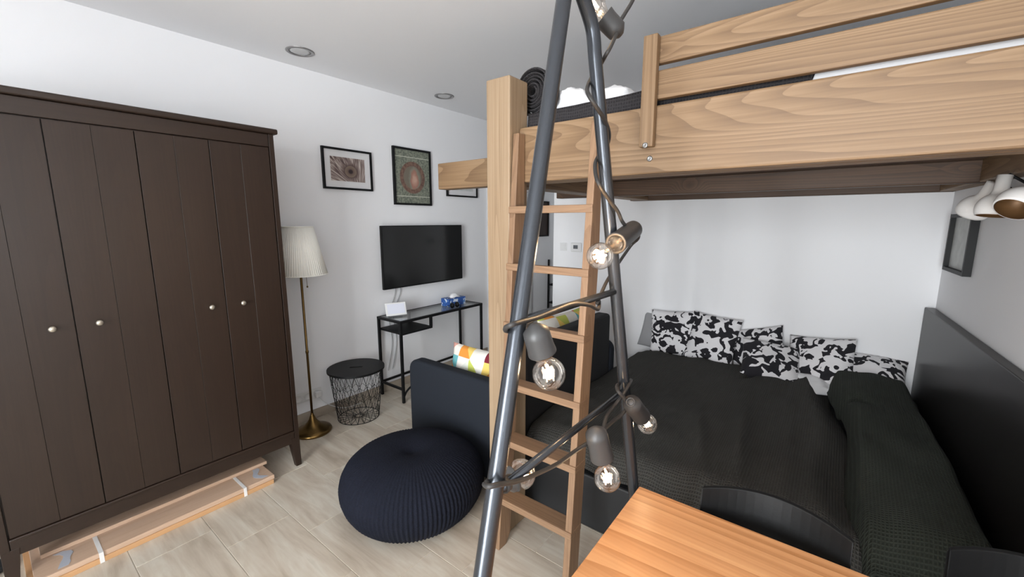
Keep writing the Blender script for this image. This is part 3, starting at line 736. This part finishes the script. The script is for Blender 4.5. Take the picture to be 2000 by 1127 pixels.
p = on(1, 1.566, 1269, 283); bolt(-.592, 1.566, p.z); p = on(1, 1.60, 1269, 310); bolt(p.x, 1.60, p.z)
p = on(1, 1.60, 1044, 257)
# things on the loft
mt = MB().hexa([(-1.19, 1.672, 1.912), (xr(1.7)-.09, 1.672, 1.912), (xr(3.6)-.09, 3.64, 1.912), (-1.19, 3.64, 1.912)],
               [(-1.19, 1.672, 2.052), (xr(1.7)-.09, 1.672, 2.052), (xr(3.6)-.09, 3.64, 2.052), (-1.19, 3.64, 2.052)]).build('loft_mattress', 'white_linen', bevel=.012, seg=3)
tag(mt, 'white mattress lying on the loft platform behind the guard rails', 'mattress')
XW_ = on(1, 1.672, 1590, 162).x; XW2 = on(1, 1.69, 1900, 95).x
q = MB(); nx, ny = 90, 50; vs = []; uv = []
for i in range(nx+1):
    x = -1.188+(xr(1.8)-.12+1.188)*i/nx
    yf = 1.664+.012*sm_(XW_-.02, XW_+.02, x)+.045*sm_(XW_, XW2+.1, x)+.006*noise.noise((x*9, 0, 0))
    for j in range(ny+1):
        v = (j/ny)**1.6; y = yf+(3.6-yf)*v
        z = 2.074+.008*noise.noise((x*5, y*5, 0))+.012*G(x, y, -.62, 1.72, .14, .2)
        if j == 0: z = 2.0 if x < XW_ else 2.06
        vs.append((x, y if j else yf-.004, z)); uv.append((x, y if j else yf-.06))
q.add(vs, [(i*(ny+1)+j, (i+1)*(ny+1)+j, (i+1)*(ny+1)+j+1, i*(ny+1)+j+1) for i in range(nx) for j in range(ny)]); q.uv = uv
o = q.build('loft_blanket', 'waffle_loft', smooth=True)
sm = o.modifiers.new('thick', 'SOLIDIFY'); sm.thickness = .008; sm.offset = 1
tag(o, 'dark grey waffle blanket lying flat on the loft mattress', 'blanket')
# rolled blanket: a spiral strip
rb = MB(); vs = []; uv = []; fs = []
RC = on(1, 1.70, 1039, 196); turns = 5.6; NS = 190; L_ = .09
for i in range(NS+1):
    a = 2*pi*turns*i/NS; r = .013+.0150*turns*(i/NS)
    r *= 1+.03*sin(a*1.7)
    for k in (0, 1, 2, 3):
        yy = (0, .006, L_-.006, L_)[k]+.006*noise.noise((a*.4, 0, k))
        for sgn in (0, 1):
            rr = r+(.0105 if sgn else 0)-(.004 if k in (0, 3) else 0)*(1 if sgn else -1)
            vs.append((RC.x+rr*cos(-a+1.0), RC.y+yy, RC.z+rr*sin(-a+1.0)*1.03)); uv.append((a*r, yy))
for i in range(NS):
    a, b2 = i*8, (i+1)*8
    for k in range(3):
        fs += [(a+2*k, a+2*k+2, b2+2*k+2, b2+2*k), (a+2*k+1, b2+2*k+1, b2+2*k+3, a+2*k+3)]
    fs += [(a, b2, b2+1, a+1), (a+6, a+7, b2+7, b2+6)]
rb.add(vs, fs); rb.uv = uv
zmin = min(p[2] for p in vs); dz = 2.084-zmin
rb.v = [p+Vector((0, 0, dz)) for p in rb.v]
o = rb.build('rolled_blanket', 'waffle_loft', smooth=True); tag(o, 'dark grey blanket rolled into a spiral beside the loft post', 'blanket')
def crumple(name, c, sx, sy, sz, seed, label):
    q = MB(); n, k = 40, 22; vs = []
    for i in range(k+1):
        ph = pi*i/k
        for j in range(n):
            th = 2*pi*j/n; d = Vector((sin(ph)*cos(th), sin(ph)*sin(th), cos(ph)))
            f = 1+.16*noise.noise(d*2.1+Vector((seed, 0, 0)))+.09*noise.noise(d*5+Vector((0, seed, 0)))-.07*abs(noise.noise(d*4.2+Vector((seed, seed, 0))))
            vs.append((c[0]+d.x*sx*f, c[1]+d.y*sy*f, max(c[2]-sz*.82, c[2]+d.z*sz*f)))
    q.add(vs, [(i*n+j, i*n+(j+1) % n, (i+1)*n+(j+1) % n, (i+1)*n+j) for i in range(k) for j in range(n)])
    o = q.build(name, 'white_linen', smooth=True); tag(o, label, 'pillow', 'white pillows on the loft'); return o
pc = on(1, 1.90, 1120, 205)
crumple('white_pillow', (pc.x, 1.90, 2.152), .105, .11, .078, 1, 'crumpled white pillow on the loft next to the rolled blanket')
pc = on(1, 1.95, 1200, 198)
crumple('white_pillow', (pc.x, 1.95, 2.144), .115, .13, .066, 5, 'crumpled white pillow on the loft nearer the guard post')

# ------------------------------------------------------------------ ladder
ld = thing('ladder', (-1.0, 1.42, 0), 'wooden ladder with flat treads leaning on the loft beam', 'ladder')
def lp(z): return 1.397+.153*z/1.97              # front edge of a stile at height z
for x0, x1 in ((-1.191, -1.160), (-.807, -.776)):
    D = .087; zc = (1.597-1.397-D)/.153*1.97
    pr = [(lp(0), 0), (lp(0)+D-.03, 0), (lp(.05)+D, .05), (1.597, zc), (1.597, 1.978), (lp(1.978), 1.978)]; k = len(pr)
    q = MB(); q.add([(x, y, z) for x in (x0, x1) for y, z in pr], [tuple(range(k)), tuple(range(2*k-1, k-1, -1))]+[(i, (i+1) % k, (i+1) % k+k, i+k) for i in range(k)])
    q.build('stile', 'ladder_z', ld, bevel=.003)
for z in (1.640, 1.383, 1.113, .831, .553, .257):
    y = lp(z)-.006
    BX(-1.1945, -.775, y, y+.018, z-.014, z+.018).build('tread_nosing', 'ladder_x', ld, bevel=.002) if False else None
    BX(-1.1945, -.774, y, min(y+.092, 1.528), z-.014, z+.018).build('tread', 'ladder_x', ld, bevel=.003) if y+.092 > 1.53 else BX(-1.1945, -.774, y, y+.092, z-.014, z+.018).build('tread', 'ladder_x', ld, bevel=.003)
# ------------------------------------------------------------------ dining table and chairs
tbx0, tbx1, tby0, tby1 = -.432, .52, .34, 1.238
dt = thing('dining_table', (.05, .79, 0), 'orange-brown oak dining table with a rectangular top', 'table')
BX(tbx0, tbx1, tby0, tby1, .712, .740).build('table_top', 'table', dt, bevel=.003)
q = MB(); q.box(tbx0+.06, tbx1-.06, tby0+.06, tby0+.08, .64, .711).box(tbx0+.06, tbx1-.06, tby1-.08, tby1-.06, .64, .711).box(tbx0+.06, tbx0+.08, tby0+.08, tby1-.08, .64, .711).box(tbx1-.08, tbx1-.06, tby0+.08, tby1-.08, .64, .711)
q.build('apron', 'black_metal', dt, weld=False)
for x in (tbx0+.05, tbx1-.09):
    for y in (tby0+.05, tby1-.09): BX(x, x+.04, y, y+.04, 0, .711).build('leg', 'black_metal', dt, bevel=.003)
def chair(x0, x1, dy, label):
    c = thing('dining_chair', ((x0+x1)/2, 1.2, 0), label, 'chair', 'black chairs at the dining table')
    q = MB(); n = 16; vs = []
    for i in range(n+1):
        u = i/n; x = x0+(x1-x0)*u; arc = 1-(2*u-1)**2
        yt = 1.272+dy+.062*arc; yb_ = yt-.05
        zt = .790+.012*arc
        for (yy, z) in ((yb_, .50), (yt, zt), (yt+.016, zt), (yb_+.016, .50)): vs.append((x, yy, z))
    fs = [(i*4+k, (i+1)*4+k, (i+1)*4+(k+1) % 4, i*4+(k+1) % 4) for i in range(n) for k in range(4)]+[(0, 1, 2, 3), (n*4+3, n*4+2, n*4+1, n*4)]
    q.add(vs, fs); q.build('backrest', 'leather', c, bevel=.003)
    BX(x0+.005, x1-.005, .84+dy, 1.22+dy, .43, .455).build('seat', 'leather', c, bevel=.01, seg=3)
    for x in (x0+.012, x1-.012):
        q = MB(); q.tube([(x, 1.32+dy, 0), (x, 1.262+dy, .44), (x, 1.268+dy, .52), (x, 1.308+dy, .765)], .009, 10); q.build('rear_leg', 'black_metal', c, smooth=True)
        q = MB(); q.tube([(x, .85+dy, 0), (x, .87+dy, .43)], .011, 10); q.build('front_leg', 'black_metal', c, smooth=True)
    for x in (x0+.012, x1-.012): MB().bar((x, .87+dy, .42), (x, 1.25+dy, .42), .016).build('seat_rail', 'black_metal', c)
chair(-.252, .108, 0, 'black dining chair with curved back, at the table near the A-frame end')
chair(.295, .632, .115, 'black dining chair with curved back, at the table next to the right wall')

# ------------------------------------------------------------------ A-frame
def af(px, py, off=0.0):                          # pixel -> point on the leaning plane of the frame
    nrm = Vector((1, 0, .06)); c = -.462+.06*.75+off; d = ray(px, py); return CAM+d*((c-nrm.dot(CAM))/nrm.dot(d))
TR = .0178
fa = thing('a_frame_stand', (-.42, .85, 0), 'dark metal A-frame stand of round tube at the table end', 'stand')
La, Lb = af(1101, 0), af(942, 1127); Ra, Rb = af(1162, 110), af(1236, 940)
Lf = La+(Lb-La)*((La.z-.0)/(La.z-Lb.z)); Rf = Ra+(Rb-Ra)*((Ra.z-.0)/(Ra.z-Rb.z))
dL = (La-Lb).normalized(); dR = (Ra-Rb).normalized()
top = [La, La+dL*.10, La+dL*.16+Vector((0, .012, 0)), ]
q = MB(); Lt = La+dL*.085; q.tube([Lf, Lb, La, Lt], TR, 20); q.build('leg', 'gun_metal', fa, smooth=True)
q = MB(); R1 = af(1157, 57); R2 = af(1141, 2); R3 = Vector((Lt.x, Lt.y+.024, Lt.z+.0))
q.tube([Rf, Rb]+spline([Ra, R1, R2, R3], 8), TR, 20); q.build('leg', 'gun_metal', fa, smooth=True)
q = MB(); aj = Lt+Vector((0, .012, 0)); q.lathe([(.012, -.030), (.024, -.028), (.024, .028), (.012, .030)], 24, aj, (1, 0, 0)); q.build('apex_joint', 'gun_metal', fa, smooth=True)
def along(a, b2, z): return a+(b2-a)*((z-a.z)/(b2.z-a.z))
bars = []
for z in (1.389, 1.068):
    p0, p1 = along(Lf, La, z), along(Rf, Ra, z); bars.append((p0, p1))
    q = MB(); q.tube([p0, p1], .0095, 14); q.build('crossbar', 'gun_metal', fa, smooth=True)
q = MB(); p1 = bars[0][1]; q.lathe([(.004, -.022), (.004, .0), (0, .001)], 10, p1+Vector((.012, -.006, .028))); q.build('screw', 'steel', fa)
for f in (Lf, Rf):
    q = MB(); q.lathe([(.019, 0), (.019, .02), (.016, .024)], 16, (f.x, f.y, 0)); q.build('foot_cap', 'rubber', fa, smooth=True)

# ------------------------------------------------------------------ string lights wound round the A-frame
sl = thing('string_lights', tuple(bars[0][0]), 'string of clear globe bulbs in dark sockets wound round the A-frame', 'string lights')
def C_(pts, r=.0052, name='cable'):
    P = [af(x, y, o) for x, y, o in pts]; q = MB(); q.tube(spline(P, 8), r, 8); return q.build(name, 'cable', sl, smooth=True)
f_, b_ = .030, -.030
hk = af(1262, -70, .03)
q = MB(); q.tube(spline([(hk.x+.10, hk.y+.06, ZC-.004), (hk.x+.06, hk.y+.035, hk.z+(ZC-hk.z)*.6), hk, af(1252, -40, .03)], 8), .0052, 8); q.build('cable', 'cable', sl, smooth=True)
q = MB(); q.lathe([(.018, 0), (.018, -.006), (.008, -.014), (0, -.015)], 20, (hk.x+.10, hk.y+.06, ZC)); q.build('ceiling_hook', 'white_plastic', sl, smooth=True)
C_([(1252, -40, .03), (1236, 0, .03), (1222, 24, .03), (1206, 50, .026)])
C_([(1204, 66, .026), (1192, 92, .03), (1183, 108, .02), (1172, 128, -.02), (1156, 150, b_), (1147, 172, -.012), (1150, 186, .018), (1164, 208, f_), (1181, 235, .022), (1190, 262, 0), (1184, 288, b_), (1167, 308, b_), (1162, 326, -.005), (1168, 356, f_), (1188, 388, f_), (1206, 412, f_), (1215, 432, f_), (1226, 446, f_)])
C_([(1238, 446, .03), (1246, 452, .03), (1246, 466, .01), (1232, 480, -.03), (1204, 520, -.04), (1186, 548, -.03), (1172, 578, -.012), (1166, 592, 0)])
C_([(1170, 588, -.02), (1168, 604, .012), (1150, 596, .02), (1120, 594, .014), (1085, 606, .012), (1050, 620, .012), (1020, 628, .026), (1000, 634, .03), (988, 640, .008), (990, 646, -.02), (1012, 640, -.03), (1040, 632, -.02)])
C_([(950, 944, .0), (956, 938, -.02), (975, 932, -.03), (1000, 930, -.03)])
C_([(946, 946, .0), (955, 950, .024), (975, 946, .03), (1010, 940, .02), (1050, 925, .012), (1090, 905, .012), (1125, 880, .016), (1150, 864, .03)])
C_([(1178, 840, .03), (1184, 815, .02), (1200, 792, .012), (1216, 772, .02), (1228, 752, .02), (1232, 742, 0), (1222, 748, -.03), (1206, 752, -.012), (1207, 764, .018), (1218, 776, .03), (1222, 786, .03)])
C_([(1180, 838, .03), (1198, 822, .02), (1212, 812, .025), (1222, 800, .03)])
bdir = (bars[1][1]-bars[1][0]).normalized(); ctr = bars[1][0]+bdir*.034
q = MB(); q.lathe([(.0100, -.007), (.0150, -.006), (.0150, .006), (.0100, .007)], 16, ctr, bdir); q.build('cable_clip', 'cable', sl, smooth=True)
def socket(pt, pb, bulbc, offs, rb, hot=False, ring=False):
    # pt, pb: pixels of the socket's closed and open ends, bulbc: pixel of the bulb's centre, offs: offsets from the frame plane
    A, B, Cc = af(*pt, offs[0]), af(*pb, offs[1]), af(*bulbc, offs[2])
    ax = (Cc-A).normalized(); ln = (B-A).length; R = .0272
    s = MB(); s.lathe([(0, -.004), (.008, -.003), (.016, .003), (R*.97, .013), (R, .024), (R*1.02, ln*.75), (R*1.08, ln-.002), (R*1.08, ln), (R*.8, ln), (R*.75, ln-.012), (0, ln-.012)], 28, A, ax)
    so_ = s.build('socket', 'rubber', sl, smooth=True)
    dl = (Cc-A).length
    g = MB(); prof = [(R*.62, ln-.012), (R*.64, ln), (R*.78, ln+.008)]
    a0 = math.acos(max(-1, min(1, (ln+.016-dl)/rb)))
    for i in range(15):
        a = a0*(1-i/14); prof.append((max(rb*sin(a), 0), dl+rb*cos(a)))
    g.lathe(prof, 32, A, ax); g.build('bulb', 'glass', so_, smooth=True)
    fm = MB(); u = ax.orthogonal().normalized(); v = ax.cross(u)
    for k in range(4):
        a = k*pi/2+.4; r0 = .009
        p0 = A+ax*(dl-rb*.5)+(u*cos(a)+v*sin(a))*r0; p1 = A+ax*(dl+rb*.40)+(u*cos(a+.7)+v*sin(a+.7))*r0*1.1
        fm.tube([p0, p1], .0022 if hot else .0012, 6)
    fm.build('filament', 'fil_hot' if hot else 'fil', so_, smooth=True)
    st = MB(); st.lathe([(.006, ln-.01), (.005, ln+.012), (.0025, dl-rb*.45), (0, dl-rb*.42)], 12, A, ax); st.build('glass_stem', 'glass', so_, smooth=True)
    if ring:
        rg = MB(); rg.tube([A-ax*.003+(u*cos(a*pi/10)+v*sin(a*pi/10))*.012 for a in range(20)], .0025, 8, True); rg.build('hanging_ring', 'rubber', so_, smooth=True)
    L = bpy.data.lights.new('bulb_light', 'POINT'); L.energy = 3.0 if hot else .4; L.color = (1, .72, .42); L.shadow_soft_size = .012
    lo = bpy.data.objects.new('bulb_light', L); COL.objects.link(lo); lo.location = Cc-WORG[so_.name]; lo.parent = so_
socket((1212, 68), (1178, 34), (1157, 10), (.022, -.006, -.03), .034)
socket((1240, 446), (1204, 482), (1172, 500), (.03, .04, .045), .034, hot=True)
socket((1043, 636), (1060, 690), (1072, 730), (.045, .05, .05), .0345)
socket((985, 945), (1004, 934), (1018, 926), (-.06, -.05, -.045), .034)
socket((1162, 838), (1176, 896), (1186, 934), (.06, .065, .065), .034)
socket((1232, 786), (1250, 812), (1264, 828), (.05, .03, .02), .034, ring=True)

# ------------------------------------------------------------------ triple spotlight on the right wall
wl = thing('wall_spotlight', (xr(2.5), 2.5, 1.68), 'white wall light with three round swivel heads under the loft', 'wall light')
MB().hexa([(xr(2.12)-.03, 2.12, 1.672), (xr(2.12)-.002, 2.12, 1.672), (xr(2.9)-.002, 2.90, 1.672), (xr(2.9)-.03, 2.90, 1.672)],
          [(xr(2.12)-.03, 2.12, 1.722), (xr(2.12)-.002, 2.12, 1.722), (xr(2.9)-.002, 2.90, 1.722), (xr(2.9)-.03, 2.90, 1.722)]).build('wall_bar', 'white_ceramic', wl, bevel=.004)
for (px, py), d, y in (((1903, 408), (-.25, .45, -.8), 2.70), ((1944, 408), (-.1, -.1, -1), 2.42), ((1988, 398), (-.45, -.5, -.7), 2.17)):
    xh = xr(y)-.125
    c = on(0, xh, px, py); d = Vector(d).normalized(); r = .058
    h = MB(); prof = [(.0, -.128), (.022, -.128), (.022, -.07)]+[(r*sin(a), -r*cos(a)*1.05) for a in [radians(v) for v in range(28, 121, 8)]]
    h.lathe(prof+[(prof[-1][0]-.003, prof[-1][1])], 32, c, d); h.f = [f for f in h.f if len(f) == 4 or len(f) == 32 and max(f) < 32*4]
    hd_ = h.build('lamp_head', 'white_ceramic', wl, smooth=True)
    h2 = MB(); h2.lathe([((r-.004)*sin(a), -(r-.004)*cos(a)*1.05) for a in [radians(v) for v in range(20, 121, 10)]], 32, c, d); h2.f = [f for f in h2.f if len(f) == 4]; h2.build('lining', 'gold_in', hd_, smooth=True)
    e = c-d*.12
    a_ = MB(); a_.tube([e, e+Vector((.01, 0, .012)), (xr(e.y)-.03, e.y, min(e.z+.012, 1.715))], .005, 8); a_.build('arm', 'black_metal', wl, smooth=True)
# picture on the right wall
pw = thing('picture_frame', (xr(3.4), 3.4, 1.31), 'thick black framed pale picture above the headboard', 'picture')
def wq(y0, y1, z0, z1, d0, d1): return MB().hexa([(xr(y0)-d1, y0, z0), (xr(y0)-d0, y0, z0), (xr(y1)-d0, y1, z0), (xr(y1)-d1, y1, z0)], [(xr(y0)-d1, y0, z1), (xr(y0)-d0, y0, z1), (xr(y1)-d0, y1, z1), (xr(y1)-d1, y1, z1)])
for (a, b2, c, d) in ((3.16, 3.58, 1.305, 1.325), (3.16, 3.58, 1.612, 1.632), (3.16, 3.18, 1.325, 1.612), (3.56, 3.58, 1.325, 1.612)):
    wq(a, b2, c, d, .001, .034).build('frame_side', 'black_metal', pw)
wq(3.18, 3.56, 1.325, 1.612, .001, .012).build('print', 'pale_print', pw)

# ------------------------------------------------------------------ thermostat, switch, hallway shelf
ts = thing('thermostat', (-2.08, YF, 1.29), 'white wall thermostat with a grey display', 'thermostat')
BX(-2.135, -2.02, YF-.022, YF, 1.285, 1.375).build('housing', 'white_plastic', ts, bevel=.006)
BX(-2.105, -2.055, YF-.0235, YF-.022, 1.315, 1.352).build('display', 'lcd', ts)
sw = thing('light_switch', (-2.225, YF, 1.29), 'white light switch beside the thermostat', 'switch')
BX(-2.27, -2.19, YF-.008, YF, 1.29, 1.37).build('switch_plate', 'white_plastic', sw, bevel=.003)
BX(-2.258, -2.202, YF-.013, YF-.008, 1.302, 1.358).build('rocker', 'white_plastic', sw, bevel=.002)
hs = thing('hallway_shelf', (-3.05, 5.2, 0), 'narrow black metal shelf rack at the end of the hallway', 'shelf')
for x in (-3.235, -2.93):
    for y in (5.02, 5.36): BX(x, x+.02, y, y+.02, 0, 1.05).build('upright', 'black_metal', hs)
for z in (.12, .42, .68, .92): BX(-3.215, -2.93, 5.02, 5.38, z, z+.02).build('shelf_board', 'black_metal', hs)
